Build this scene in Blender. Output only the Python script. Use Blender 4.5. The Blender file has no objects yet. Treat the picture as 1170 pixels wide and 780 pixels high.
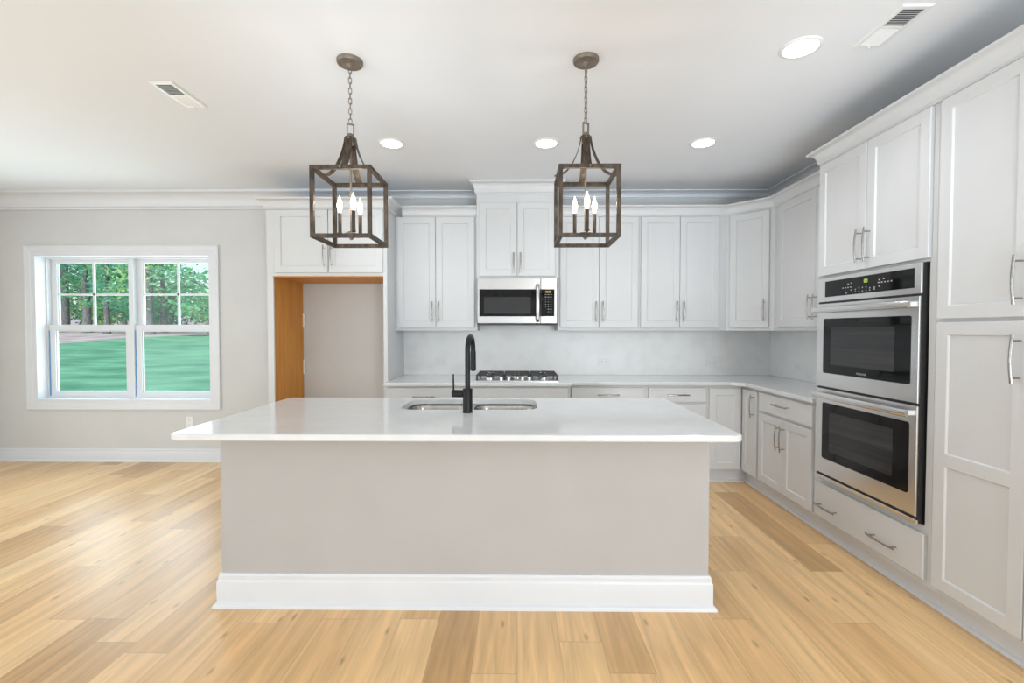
import bpy, bmesh, math, random
from mathutils import Vector, Matrix
PI = math.pi
S = bpy.context.scene
COL = S.collection

# ------------------------------------------------------------ camera, sky, light, exposure
cam_d = bpy.data.cameras.new('camera')
cam = bpy.data.objects.new('camera', cam_d); COL.objects.link(cam)
cam_d.sensor_width = 36.0
cam_d.lens = 533.0 / 1170.0 * 36.0
cam_d.clip_start = 0.05; cam_d.clip_end = 500
cam.location = (0, 0, 1.375)
cam.rotation_euler = (PI / 2 - math.radians(1.4), 0, math.radians(0.65))
S.camera = cam

S.view_settings.view_transform = 'Standard'
S.view_settings.look = 'None'
S.view_settings.exposure = 0.02
S.view_settings.gamma = 1.0
S.view_settings.use_curve_mapping = False

W = bpy.data.worlds.new('sky'); S.world = W
W.use_nodes = True
wn = W.node_tree.nodes; wl = W.node_tree.links
sky = wn.new('ShaderNodeTexSky')
try:
    sky.sky_type = 'NISHITA'; sky.sun_disc = False
    sky.sun_elevation = math.radians(48); sky.sun_rotation = math.radians(200)
    sky.air_density = 1.0; sky.dust_density = 2.5
except Exception:
    pass
wl.new(sky.outputs[0], wn['Background'].inputs[0])
wn['Background'].inputs[1].default_value = 0.34


def light(name, kind, loc, rot, energy, color=(1, 1, 1), parent=None, **kw):
    d = bpy.data.lights.new(name, kind); d.energy = energy; d.color = color
    for k, v in kw.items():
        setattr(d, k, v)
    o = bpy.data.objects.new(name, d); COL.objects.link(o)
    o.location = loc; o.rotation_euler = rot
    if parent: o.parent = parent
    return o


light('sun', 'SUN', (0, -5, 12), (math.radians(40), 0, math.radians(25)), 1.5, (1, .96, .88), angle=math.radians(1.0))
# added daylight lamps at the closed rear and left walls, and one outside window_1
DAY = (.82, .92, 1.0)
R_ = math.radians
light('added_daylight_rear', 'AREA', (-3.6, -3.1, 1.35), (R_(95), 0, 0), 46, DAY, shape='RECTANGLE', size=3.4, size_y=2.3)
light('added_daylight_rear', 'AREA', (1.85, -3.1, 1.35), (R_(91), 0, 0), 138, DAY, shape='RECTANGLE', size=1.3, size_y=2.3)
light('added_daylight_left', 'AREA', (-5.40, 1.1, 1.3), (R_(86), 0, R_(-90)), 66, DAY, shape='RECTANGLE', size=4.6, size_y=2.0)
light('daylight_window', 'AREA', (-4.1, 5.25, 1.40), (R_(-98), 0, 0), 52, DAY, shape='RECTANGLE', size=1.9, size_y=1.6)
# unseen upward area lamp behind the camera, added to brighten the ceiling
light('ceiling_fill', 'AREA', (-1.0, -1.6, .35), (R_(180), 0, 0), 60, (.70, .85, 1.0), shape='RECTANGLE', size=6.0, size_y=2.6)
# two added spot lamps near the camera, lifting the far part of the ceiling
for fx, fz in ((-1.0, -6), (1.1, -12)):
    light('ceiling_fill_spot', 'SPOT', (fx, -.15, .9), (R_(90 + 26.5), 0, R_(fz)), 175, (.70, .85, 1.0), spot_size=R_(46), spot_blend=1.0, shadow_soft_size=.4)

# ------------------------------------------------------------ materials
MAT = {}


def principled(name, col, rough=.5, metal=0., spec=.5, emit=None, estr=0., coat=0.):
    m = bpy.data.materials.new(name); m.use_nodes = True
    b = m.node_tree.nodes['Principled BSDF']
    b.inputs['Base Color'].default_value = (*col, 1)
    b.inputs['Roughness'].default_value = rough
    b.inputs['Metallic'].default_value = metal
    b.inputs['Specular IOR Level'].default_value = spec
    b.inputs['Coat Weight'].default_value = coat
    if emit:
        b.inputs['Emission Color'].default_value = (*emit, 1)
        b.inputs['Emission Strength'].default_value = estr
    MAT[name] = m
    return m


def N(m, t, **kw):
    n = m.node_tree.nodes.new(t)
    for k, v in kw.items():
        setattr(n, k, v)
    return n


def L(m, a, b): m.node_tree.links.new(a, b)


def math_n(m, op, a, b=None, c=None):
    n = N(m, 'ShaderNodeMath', operation=op)
    for i, v in enumerate((a, b, c)):
        if v is None: continue
        if isinstance(v, (int, float)): n.inputs[i].default_value = v
        else: L(m, v, n.inputs[i])
    return n.outputs[0]


def vary(name, ca, cb, scale, detail=4, stretch=(1, 1, 1), lo=.35, hi=.65, bump=0., bscale=None):
    """noise-driven mix of two colours on an existing principled material"""
    m = MAT[name]; b = m.node_tree.nodes['Principled BSDF']
    tc = N(m, 'ShaderNodeTexCoord'); mp = N(m, 'ShaderNodeMapping')
    mp.inputs['Scale'].default_value = stretch
    L(m, tc.outputs['Object'], mp.inputs[0])
    nz = N(m, 'ShaderNodeTexNoise'); nz.inputs['Scale'].default_value = scale; nz.inputs['Detail'].default_value = detail
    L(m, mp.outputs[0], nz.inputs['Vector'])
    r = N(m, 'ShaderNodeValToRGB')
    r.color_ramp.elements[0].position = lo; r.color_ramp.elements[0].color = (*ca, 1)
    r.color_ramp.elements[1].position = hi; r.color_ramp.elements[1].color = (*cb, 1)
    L(m, nz.outputs['Fac'], r.inputs[0]); L(m, r.outputs[0], b.inputs['Base Color'])
    if bump:
        nb = N(m, 'ShaderNodeTexNoise'); nb.inputs['Scale'].default_value = bscale or scale
        L(m, mp.outputs[0], nb.inputs['Vector'])
        bp = N(m, 'ShaderNodeBump'); bp.inputs['Strength'].default_value = bump; bp.inputs['Distance'].default_value = .01
        L(m, nb.outputs['Fac'], bp.inputs['Height']); L(m, bp.outputs[0], b.inputs['Normal'])
    return m


principled('wall_paint', (.64, .635, .62), .75, spec=.3); vary('wall_paint', (.63, .625, .61), (.65, .645, .63), 3, bump=.03, bscale=180)
principled('island_paint', (.60, .575, .55), .75, spec=.3); vary('island_paint', (.465, .445, .43), (.485, .463, .448), 3, bump=.03, bscale=180)
principled('ceiling_paint', (.86, .87, .89), .85, spec=.2); vary('ceiling_paint', (.82, .835, .86), (.83, .845, .87), 2)
principled('trim_white', (.72, .73, .75), .35); vary('trim_white', (.71, .72, .74), (.73, .74, .76), 4)
principled('cabinet_white', (.66, .66, .66), .38); vary('cabinet_white', (.65, .65, .65), (.67, .67, .67), 3)
principled('quartz_white', (.68, .685, .69), .10); vary('quartz_white', (.69, .692, .695), (.72, .722, .722), 9, detail=8)
principled('backsplash_quartz', (.74, .735, .73), .38); vary('backsplash_quartz', (.80, .795, .785), (.86, .855, .845), 6, detail=9, lo=.3, hi=.55)
principled('nickel', (.40, .385, .365), .27, 1.0); vary('nickel', (.36, .345, .33), (.44, .425, .405), 40)
principled('stainless', (.76, .755, .75), .22, 1.0); vary('stainless', (.72, .715, .71), (.80, .795, .79), 30, stretch=(1, 1, 30))
principled('brushed_steel', (.47, .46, .445), .34, 1.0); vary('brushed_steel', (.44, .43, .415), (.50, .49, .475), 30, stretch=(1, 1, 30))
principled('stainless_sink', (.60, .59, .57), .25, 1.0); vary('stainless_sink', (.36, .35, .335), (.46, .45, .43), 20, stretch=(8, 1, 1))
principled('black_glass', (.008, .008, .009), .05, spec=.28); vary('black_glass', (.006, .006, .007), (.009, .009, .010), 5)
principled('oven_window', (.035, .035, .037), .07, spec=.32); vary('oven_window', (.022, .022, .024), (.055, .055, .057), 5, stretch=(.1, .1, 5), lo=.3, hi=.7)
principled('microwave_window', (.04, .04, .042), .15, spec=.3); vary('microwave_window', (.036, .036, .038), (.046, .046, .048), 300)
principled('appliance_black', (.015, .015, .015), .4); vary('appliance_black', (.013, .013, .013), (.018, .018, .018), 20)
principled('matte_black', (.018, .018, .019), .38, spec=.25); vary('matte_black', (.008, .008, .009), (.013, .013, .014), 25)
principled('cast_iron', (.045, .045, .047), .55); vary('cast_iron', (.035, .035, .037), (.06, .06, .062), 60, bump=.2)
principled('weathered_bronze', (.16, .12, .085), .5, .35); vary('weathered_bronze', (.020, .015, .011), (.090, .062, .040), 16, detail=6, stretch=(3, 3, 1), bump=.1, bscale=60)
principled('bronze_cap', (.20, .165, .13), .5, .4); vary('bronze_cap', (.17, .14, .11), (.25, .21, .17), 30)
principled('raw_wood', (.60, .27, .06), .6); vary('raw_wood', (.60, .25, .04), (.70, .31, .06), 5, stretch=(6, 6, .5))
principled('plastic_white', (.82, .82, .81), .35); vary('plastic_white', (.81, .81, .80), (.83, .83, .82), 10)
principled('slot_dark', (.25, .24, .23), .5); vary('slot_dark', (.22, .21, .20), (.28, .27, .26), 40)
principled('vent_dark', (.10, .10, .105), .7); vary('vent_dark', (.09, .09, .095), (.12, .12, .125), 20)
principled('film_blue', (.12, .35, .68), .4); vary('film_blue', (.11, .33, .66), (.14, .37, .70), 20)
principled('bark', (.10, .085, .075), .9); vary('bark', (.10, .10, .105), (.26, .25, .25), 6, stretch=(3, 3, .6), bump=.5)
principled('key_print', (.45, .45, .46), .5); vary('key_print', (.42, .42, .43), (.48, .48, .49), 20)
principled('bulb_glow', (1, .9, .7), .3, emit=(1, .80, .52), estr=9)
principled('downlight_glow', (1, 1, 1), .3, emit=(1, .985, .96), estr=6)
principled('display_green', (.1, .2, .02), .3, emit=(.62, .85, .10), estr=.9)
principled('display_amber', (.3, .2, .02), .3, emit=(1, .62, .10), estr=1.0)

# window glass: clear sheet with a little reflection
m = bpy.data.materials.new('window_glass'); m.use_nodes = True; MAT['window_glass'] = m
nt = m.node_tree; nt.nodes.remove(nt.nodes['Principled BSDF'])
tr = N(m, 'ShaderNodeBsdfTransparent'); tr.inputs[0].default_value = (.93, .97, .96, 1)
gl = N(m, 'ShaderNodeBsdfGlossy'); gl.inputs['Roughness'].default_value = .02
mx = N(m, 'ShaderNodeMixShader'); mx.inputs[0].default_value = .022
L(m, tr.outputs[0], mx.inputs[1]); L(m, gl.outputs[0], mx.inputs[2]); L(m, mx.outputs[0], nt.nodes['Material Output'].inputs[0])

# leaves
def leaf_mat(name, ca, cb):
    m = principled(name, ca, .6, spec=.3); vary(name, ca, cb, .9, detail=5, lo=.3, hi=.7)
    b = m.node_tree.nodes['Principled BSDF']
    tl = N(m, 'ShaderNodeBsdfTranslucent'); mxx = N(m, 'ShaderNodeMixShader'); mxx.inputs[0].default_value = .45
    src = b.inputs['Base Color'].links[0].from_socket
    L(m, src, tl.inputs[0]); L(m, b.outputs[0], mxx.inputs[1]); L(m, tl.outputs[0], mxx.inputs[2])
    L(m, mxx.outputs[0], m.node_tree.nodes['Material Output'].inputs[0])
leaf_mat('leaf_green', (.12, .44, .22), (.34, .72, .36))
leaf_mat('leaf_light', (.28, .62, .22), (.70, .90, .45))
leaf_mat('leaf_teal', (.10, .38, .25), (.28, .62, .44))

principled('lawn_grass', (.16, .50, .28), .9, spec=.1)
vary('lawn_grass', (.075, .235, .135), (.17, .40, .24), 1.1, detail=10, stretch=(.5, 1, 1), lo=.35, hi=.65)
principled('bare_soil', (.42, .34, .34), .95, spec=.1)
vary('bare_soil', (.34, .27, .27), (.52, .44, .45), .8, detail=8)

# plank floor
m = principled('oak_planks', (.6, .4, .2), .33, spec=.5)
b = m.node_tree.nodes['Principled BSDF']
tc = N(m, 'ShaderNodeTexCoord'); sp = N(m, 'ShaderNodeSeparateXYZ'); L(m, tc.outputs['Object'], sp.inputs[0])
PW, PL = .186, 1.30
xs = math_n(m, 'MULTIPLY', sp.outputs['X'], 1 / PW)
row = math_n(m, 'FLOOR', xs); fx = math_n(m, 'FRACT', xs)
wn1 = N(m, 'ShaderNodeTexWhiteNoise', noise_dimensions='1D'); L(m, row, wn1.inputs['W'])
ys = math_n(m, 'MULTIPLY_ADD', sp.outputs['Y'], 1 / PL, math_n(m, 'MULTIPLY', wn1.outputs['Value'], 9.7))
pl = math_n(m, 'FLOOR', ys); fy = math_n(m, 'FRACT', ys)
cv = N(m, 'ShaderNodeCombineXYZ'); L(m, row, cv.inputs[0]); L(m, pl, cv.inputs[1])
wn2 = N(m, 'ShaderNodeTexWhiteNoise', noise_dimensions='2D'); L(m, cv.outputs[0], wn2.inputs['Vector'])
rp = N(m, 'ShaderNodeValToRGB'); cr = rp.color_ramp
cr.elements[0].position = 0; cr.elements[0].color = (.57, .34, .15, 1)
cr.elements[1].position = 1; cr.elements[1].color = (.88, .62, .335, 1)
for p_, c_ in ((.25, (.81, .515, .25, 1)), (.55, (.86, .57, .285, 1)), (.8, (.75, .46, .21, 1))):
    e = cr.elements.new(p_); e.color = c_
L(m, wn2.outputs['Value'], rp.inputs[0])
gv = N(m, 'ShaderNodeCombineXYZ')
L(m, math_n(m, 'MULTIPLY', sp.outputs['X'], 26), gv.inputs[0])
L(m, math_n(m, 'MULTIPLY_ADD', wn2.outputs['Value'], 37, math_n(m, 'MULTIPLY', sp.outputs['Y'], 1.5)), gv.inputs[1])
L(m, math_n(m, 'MULTIPLY', wn2.outputs['Value'], 91), gv.inputs[2])
g1 = N(m, 'ShaderNodeTexNoise'); g1.inputs['Scale'].default_value = 1.0; g1.inputs['Detail'].default_value = 6; g1.inputs['Distortion'].default_value = .8
L(m, gv.outputs[0], g1.inputs['Vector'])
# knots: sparse dark dots stretched along the grain
kv = N(m, 'ShaderNodeCombineXYZ')
L(m, math_n(m, 'MULTIPLY', sp.outputs['X'], 4.6), kv.inputs[0]); L(m, math_n(m, 'MULTIPLY', sp.outputs['Y'], 1.5), kv.inputs[1])
vo = N(m, 'ShaderNodeTexVoronoi', voronoi_dimensions='2D'); vo.inputs['Scale'].default_value = 1.0; L(m, kv.outputs[0], vo.inputs['Vector'])
kr = N(m, 'ShaderNodeMapRange'); kr.inputs[1].default_value = .012; kr.inputs[2].default_value = .055; kr.inputs[3].default_value = .60; kr.inputs[4].default_value = 1
L(m, vo.outputs['Distance'], kr.inputs[0])
gr = N(m, 'ShaderNodeMapRange'); gr.inputs[1].default_value = .30; gr.inputs[2].default_value = .70; gr.inputs[3].default_value = .80; gr.inputs[4].default_value = 1.13
L(m, g1.outputs['Fac'], gr.inputs[0])
# joints
ex = math_n(m, 'MINIMUM', fx, math_n(m, 'SUBTRACT', 1, fx))
ey = math_n(m, 'MINIMUM', fy, math_n(m, 'SUBTRACT', 1, fy))
jx = math_n(m, 'GREATER_THAN', ex, .0065); jy = math_n(m, 'GREATER_THAN', ey, .0012)
jj = math_n(m, 'MULTIPLY_ADD', math_n(m, 'MULTIPLY', jx, jy), .30, .70)
tot = math_n(m, 'MULTIPLY', math_n(m, 'MULTIPLY', gr.outputs[0], kr.outputs[0]), jj)
mc = N(m, 'ShaderNodeVectorMath', operation='SCALE'); L(m, rp.outputs[0], mc.inputs[0]); L(m, tot, mc.inputs['Scale'])
L(m, mc.outputs[0], b.inputs['Base Color'])


# ------------------------------------------------------------ mesh helpers
class MB:
    def __init__(s): s.v = []; s.f = []
    def add(s, vs, fs):
        o = len(s.v); s.v += [tuple(v) for v in vs]; s.f += [tuple(i + o for i in f) for f in fs]; return s
    def box(s, x0, x1, y0, y1, z0, z1):
        vs = [(x0, y0, z0), (x1, y0, z0), (x1, y1, z0), (x0, y1, z0), (x0, y0, z1), (x1, y0, z1), (x1, y1, z1), (x0, y1, z1)]
        return s.add(vs, [(0, 3, 2, 1), (4, 5, 6, 7), (0, 1, 5, 4), (1, 2, 6, 5), (2, 3, 7, 6), (3, 0, 4, 7)])
    def rbox(s, x0, x1, y0, y1, z0, z1, r=.003):
        """box whose front (y0) edges are eased, for door and drawer slabs"""
        lo = [[(x0, z0), (x1, z0), (x1, z1), (x0, z1)], [(x0, z0), (x1, z0), (x1, z1), (x0, z1)],
              [(x0 + r, z0 + r), (x1 - r, z0 + r), (x1 - r, z1 - r), (x0 + r, z1 - r)]]
        ys = [y1, y0 + r, y0]
        return s.loft([[(p[0], ys[k], p[1]) for p in lo[k]] for k in range(3)], True, True)
    def loft(s, loops, cap0=False, cap1=False, closed=True):
        n = len(loops[0]); vs = [p for l in loops for p in l]; fs = []
        for k in range(len(loops) - 1):
            for i in range(n if closed else n - 1):
                j = (i + 1) % n
                fs.append((k * n + i, k * n + j, (k + 1) * n + j, (k + 1) * n + i))
        if cap0: fs.append(tuple(reversed(range(n))))
        if cap1: fs.append(tuple((len(loops) - 1) * n + i for i in range(n)))
        return s.add(vs, fs)
    def cyl(s, a, b_, r0, r1=None, n=16, cap=True):
        r1 = r0 if r1 is None else r1
        a = Vector(a); b_ = Vector(b_); d = (b_ - a).normalized()
        t = Vector((0, 0, 1)) if abs(d.z) < .9 else Vector((1, 0, 0))
        u = d.cross(t).normalized(); w = d.cross(u)
        lo = [[c + (u * math.cos(2 * PI * i / n) + w * math.sin(2 * PI * i / n)) * r for i in range(n)] for c, r in ((a, r0), (b_, r1))]
        return s.loft(lo, cap, cap)
    def tube(s, pts, r, n=12, closed=False, sx=1., sy=1., up=None):
        pts = [Vector(p) for p in pts]; lo = []; m_ = len(pts); pu = None
        for i, p in enumerate(pts):
            if closed: d = (pts[(i + 1) % m_] - pts[i - 1]).normalized()
            else: d = (pts[min(i + 1, m_ - 1)] - pts[max(i - 1, 0)]).normalized()
            if pu is None:
                t = Vector(up) if up else (Vector((0, 0, 1)) if abs(d.z) < .9 else Vector((1, 0, 0)))
                u = (t - d * t.dot(d)).normalized()
            else: u = (pu - d * pu.dot(d)).normalized()
            pu = u; w = d.cross(u); rr = r[i] if isinstance(r, (list, tuple)) else r
            lo.append([p + (u * math.cos(2 * PI * k / n) * sx + w * math.sin(2 * PI * k / n) * sy) * rr for k in range(n)])
        if closed: lo.append(lo[0])
        return s.loft(lo, not closed, not closed)
    def lathe(s, prof, c=(0, 0, 0), n=24):
        lo = [[(c[0] + r * math.cos(2 * PI * i / n), c[1] + r * math.sin(2 * PI * i / n), c[2] + z) for i in range(n)] for r, z in prof]
        return s.loft(lo, True, True)
    def prism(s, poly, z0, z1):
        return s.loft([[(x, y, z0) for x, y in poly], [(x, y, z1) for x, y in poly]], True, True)
    def sweep(s, path, prof):
        """prof (out, z) closed outline swept along path; out is to the right of travel, corners mitred"""
        P_ = [Vector(p) for p in path]; lo = []
        for i, p in enumerate(P_):
            n0 = n1 = None
            if i > 0: d = (P_[i] - P_[i - 1]).normalized(); n0 = Vector((d.y, -d.x))
            if i < len(P_) - 1: d = (P_[i + 1] - P_[i]).normalized(); n1 = Vector((d.y, -d.x))
            if n0 is None: nn = n1
            elif n1 is None: nn = n0
            else: nn = (n0 + n1) / (1 + n0.dot(n1))
            lo.append([(p.x + nn.x * o, p.y + nn.y * o, z) for o, z in prof])
        return s.loft(lo, True, True)
    def build(s, name, mat, parent=None, smooth=None, bevel=None, loc=None, rot=None):
        me = bpy.data.meshes.new(name); me.from_pydata(s.v, [], s.f)
        bm = bmesh.new(); bm.from_mesh(me)
        bmesh.ops.recalc_face_normals(bm, faces=bm.faces)
        if smooth is not None:
            for f in bm.faces: f.smooth = True
            for e in bm.edges:
                if len(e.link_faces) == 2 and e.calc_face_angle(0) > math.radians(smooth): e.smooth = False
        bm.to_mesh(me); bm.free()
        me.materials.append(MAT[mat] if isinstance(mat, str) else mat)
        return link(name, me, parent, bevel, loc, rot)


def link(name, me, parent=None, bevel=None, loc=None, rot=None):
    o = bpy.data.objects.new(name, me); COL.objects.link(o)
    if parent: o.parent = parent
    if loc: o.location = loc
    if rot: o.rotation_euler = rot
    if bevel:
        md = o.modifiers.new('bevel', 'BEVEL'); md.width = bevel; md.segments = 2; md.limit_method = 'ANGLE'
    return o


def thing(name, label, cat, loc=(0, 0, 0), rotz=0, group=None):
    o = bpy.data.objects.new(name, None); COL.objects.link(o)
    o.empty_display_size = .1; o.location = loc; o.rotation_euler = (0, 0, rotz)
    return tag(o, label, cat, group)


def tag(o, label, cat, group=None):
    o['label'] = label; o['category'] = cat
    if group: o['group'] = group
    return o


def struct(o): o['kind'] = 'structure'; return o


def text(name, s_, size, mat, parent, loc, rot, align='CENTER'):
    cu = bpy.data.curves.new(name, 'FONT'); cu.body = s_; cu.size = size; cu.align_x = align; cu.align_y = 'CENTER'; cu.extrude = .0003
    t = bpy.data.objects.new(name, cu); COL.objects.link(t)
    bpy.context.view_layer.update()
    me = bpy.data.meshes.new_from_object(t.evaluated_get(bpy.context.evaluated_depsgraph_get()))
    bpy.data.objects.remove(t)
    me.materials.clear(); me.materials.append(MAT[mat])
    return link(name, me, parent, None, loc, rot)


def rrect(x0, x1, y0, y1, r, n=6):
    out = []
    for cx, cy, a in ((x1 - r, y0 + r, -PI / 2), (x1 - r, y1 - r, 0), (x0 + r, y1 - r, PI / 2), (x0 + r, y0 + r, PI)):
        for k in range(n + 1):
            t = a + PI / 2 * k / n; out.append((cx + r * math.cos(t), cy + r * math.sin(t)))
    return out


# ------------------------------------------------------------ the setting
XL, XR, YB, YR, HC = -5.5, 2.61, 4.82, -3.2, 2.78
struct(MB().box(XL - .2, XR + .2, YR - .2, YB + .2, -.12, 0).build('floor', 'oak_planks'))
struct(MB().box(XL - .2, XR + .2, YR - .2, YB + .2, HC, HC + .15).build('ceiling', 'ceiling_paint'))
WX0, WX1, WZ0, WZ1 = -5.040, -3.180, .630, 2.166
w = MB()
w.box(XL - .2, WX0, YB, YB + .2, 0, HC).box(WX1, XR + .2, YB, YB + .2, 0, HC)
w.box(WX0, WX1, YB, YB + .2, 0, WZ0).box(WX0, WX1, YB, YB + .2, WZ1, HC)
struct(w.build('wall_back', 'wall_paint'))
struct(MB().box(XR, XR + .2, YR - .2, YB, 0, HC).build('wall_right', 'wall_paint'))
struct(MB().box(XL - .2, XL, YR - .2, YB, 0, HC).build('wall_left', 'wall_paint'))
struct(MB().box(XL, XR, YR - .2, YR, 0, HC).build('wall_rear', 'wall_paint'))


def base_prof(h, t=.016):
    return [(0, 0), (t + .016, 0), (t + .016, .006), (t + .012, .016), (t + .002, .022), (t, .024), (t, h - .042), (t - .002, h - .036), (t - .006, h - .030),
            (t - .006, h - .012), (t - .011, h - .004), (t - .011, h), (0, h)]


def crown_prof(z0, z1, out, n=6):
    h = z1 - z0
    p = [(0, z0), (out * .16, z0), (out * .16, z0 + h * .10), (out * .28, z0 + h * .16)]
    for k in range(1, n + 1):
        t = k / n * PI / 2
        p.append((out * (.28 + .60 * (1 - math.cos(t))), z0 + h * (.20 + .62 * math.sin(t))))
    p += [(out, z0 + h * .86), (out, z1), (0, z1)]
    return p


struct(MB().sweep([(XL, YB), (-2.268, YB)], base_prof(.135)).build('baseboard_back', 'trim_white', smooth=30))
struct(MB().sweep([(XL, YR), (XL, YB)], base_prof(.135)).build('baseboard_left', 'trim_white', smooth=30))
struct(MB().sweep([(XR, YR), (XL, YR)], base_prof(.135)).build('baseboard_rear', 'trim_white', smooth=30))
# ceiling crown: deep on the dining side, shallow over the cabinets
struct(MB().sweep([(XL, YR), (XL, YB), (-1.30, YB)], crown_prof(2.618, HC, .17)).build('trim_1', 'trim_white', smooth=30))
struct(MB().sweep([(-1.299, YB), (-.386, YB)], crown_prof(2.715, HC, .11)).build('trim_2', 'trim_white', smooth=30))
struct(MB().sweep([(.39, YB), (XR, YB), (XR, YR)], crown_prof(2.715, HC, .11)).build('trim_3', 'trim_white', smooth=30))

# window 1: twin double-hung
win = bpy.data.objects.new('window_1', None); COL.objects.link(win); win.location = (0, YB, 0); struct(win)
cw = .102
c = MB()
ox0, ox1, oz0, oz1 = -5.128, -3.092, .543, 2.253
def casing_loop(i, y): return [(ox0 + i, y, oz0 + i), (ox1 - i, y, oz0 + i), (ox1 - i, y, oz1 - i), (ox0 + i, y, oz1 - i)]
c.loft([casing_loop(0, -.001), casing_loop(0, -.020), casing_loop(.012, -.022), casing_loop(.018, -.018), casing_loop(.060, -.014), casing_loop(.066, -.010), casing_loop(cw, -.010), casing_loop(cw, -.001)])
c.build('window_casing', 'trim_white', win)
jx0, jx1, jz0, jz1 = ox0 + cw, ox1 - cw, oz0 + cw, oz1 - cw
j = MB()
def jl(i, y): return [(jx0 + i, y, jz0 + i), (jx1 - i, y, jz0 + i), (jx1 - i, y, jz1 - i), (jx0 + i, y, jz1 - i)]
j.loft([jl(-.012, -.008), jl(.0, -.008), jl(.006, -.008), jl(.006, .10), jl(.02, .10), jl(.02, .19), jl(-.012, .19)])
j.build('window_jamb', 'trim_white', win)
UN = [(-5.006, -4.112), (-4.078, -3.206)]
MB().box(-4.114, -4.076, .095, .19, jz0, jz1).build('window_mullion', 'trim_white', win)
for u0, u1 in UN:
    def sash(nm, x0, x1, z0, z1, y0, y1, st, top, bot):
        s = MB()
        s.box(x0, x0 + st, y0, y1, z0, z1).box(x1 - st, x1, y0, y1, z0, z1)
        s.box(x0 + st, x1 - st, y0, y1, z0, z0 + bot).box(x0 + st, x1 - st, y0, y1, z1 - top, z1)
        # glazing bead
        i0, i1, k0, k1 = x0 + st, x1 - st, z0 + bot, z1 - top
        yb = (y0 + y1) / 2 - .004; e = .008
        s.box(i0, i0 + e, yb, yb + .016, k0, k1).box(i1 - e, i1, yb, yb + .016, k0, k1).box(i0 + e, i1 - e, yb, yb + .016, k0, k0 + e).box(i0 + e, i1 - e, yb, yb + .016, k1 - e, k1)
        o = s.build(nm, 'trim_white', win)
        MB().box(i0 + e * .5, i1 - e * .5, yb + .005, yb + .009, k0 + e * .5, k1 - e * .5).build('glass_pane', 'window_glass', o)
        return o, i0, i1, k0, k1, yb
    zm = 1.392
    o, i0, i1, k0, k1, yb = sash('upper_sash', u0, u1, zm - .035, jz1 - .012, .150, .182, .060, .040, .060)
    mu = MB(); xm = (i0 + i1) / 2; zc = (k0 + k1) / 2
    mu.box(xm - .010, xm + .010, yb - .002, yb + .016, k0, k1).box(i0, i1, yb - .002, yb + .016, zc - .010, zc + .010)
    mu.build('muntin_grid', 'trim_white', o)
    sash('lower_sash', u0, u1, jz0 + .010, zm + .040, .112, .144, .066, .055, .060)
    MB().box(u0 + .0005, u0 + .010, .1075, .1115, jz0 + .03, zm - .02).build('protective_film', 'film_blue', win)

# ------------------------------------------------------------ outdoors
g = MB(); nx, ny = 40, 24; random.seed(3)
def gz(x, y):
    t = max(0, min(1.12, (y - 6) / 24)); return -.35 + 1.14 * t * (.75 + .25 * t) + .03 * math.sin(x * .5 + y * .3) * min(1, t * 3)
def grid(x0, x1, y0, y1, nx, ny, zf):
    vs = [(x0 + (x1 - x0) * i / nx, y0 + (y1 - y0) * k / ny, zf(x0 + (x1 - x0) * i / nx, y0 + (y1 - y0) * k / ny)) for k in range(ny + 1) for i in range(nx + 1)]
    fs = [(k * (nx + 1) + i, k * (nx + 1) + i + 1, (k + 1) * (nx + 1) + i + 1, (k + 1) * (nx + 1) + i) for k in range(ny) for i in range(nx)]
    return MB().add(vs, fs)
struct(grid(-70, 20, 5.3, 39, 60, 40, gz).build('lawn', 'lawn_grass', smooth=60))
def edge(x):
    t = max(0, min(1, (-24.3 - x) / 2.0)); return 35.5 - 11.5 * t * t * (3 - 2 * t) + .5 * math.sin(x * .9)
def bz(x, y): return gz(x, y) + .035 * min(1, max(0, (y - edge(x)) * 2)) + max(0, y - 33) * .055 - .02
sb = grid(-100, 30, 0, 1, 90, 30, lambda x, v: 0)
sb.v = [(x, edge(x) + v * v * (75 - edge(x)), bz(x, edge(x) + v * v * (75 - edge(x)))) for x, v, _ in sb.v]
struct(sb.build('soil_bank', 'bare_soil', smooth=60))


def leaves(mb, c, rad, n, size, rng):
    for _ in range(n):
        while True:
            p = Vector((rng.uniform(-1, 1), rng.uniform(-1, 1), rng.uniform(-1, 1)))
            if .25 < p.length < 1: break
        q = Vector(c) + Vector((p.x * rad[0], p.y * rad[1], p.z * rad[2]))
        a = Vector((rng.gauss(0, 1), rng.gauss(0, 1), rng.gauss(0, 1))).normalized()
        t = Vector((rng.gauss(0, 1), rng.gauss(0, 1), rng.gauss(0, .5)))
        u = (t - a * t.dot(a)).normalized(); w_ = a.cross(u); s_ = size * rng.uniform(.6, 1.3)
        mb.add([q - u * s_, q - w_ * s_ * .45 + a * s_ * .12, q + u * s_, q + w_ * s_ * .45 + a * s_ * .12], [(0, 1, 2, 3)])


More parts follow.
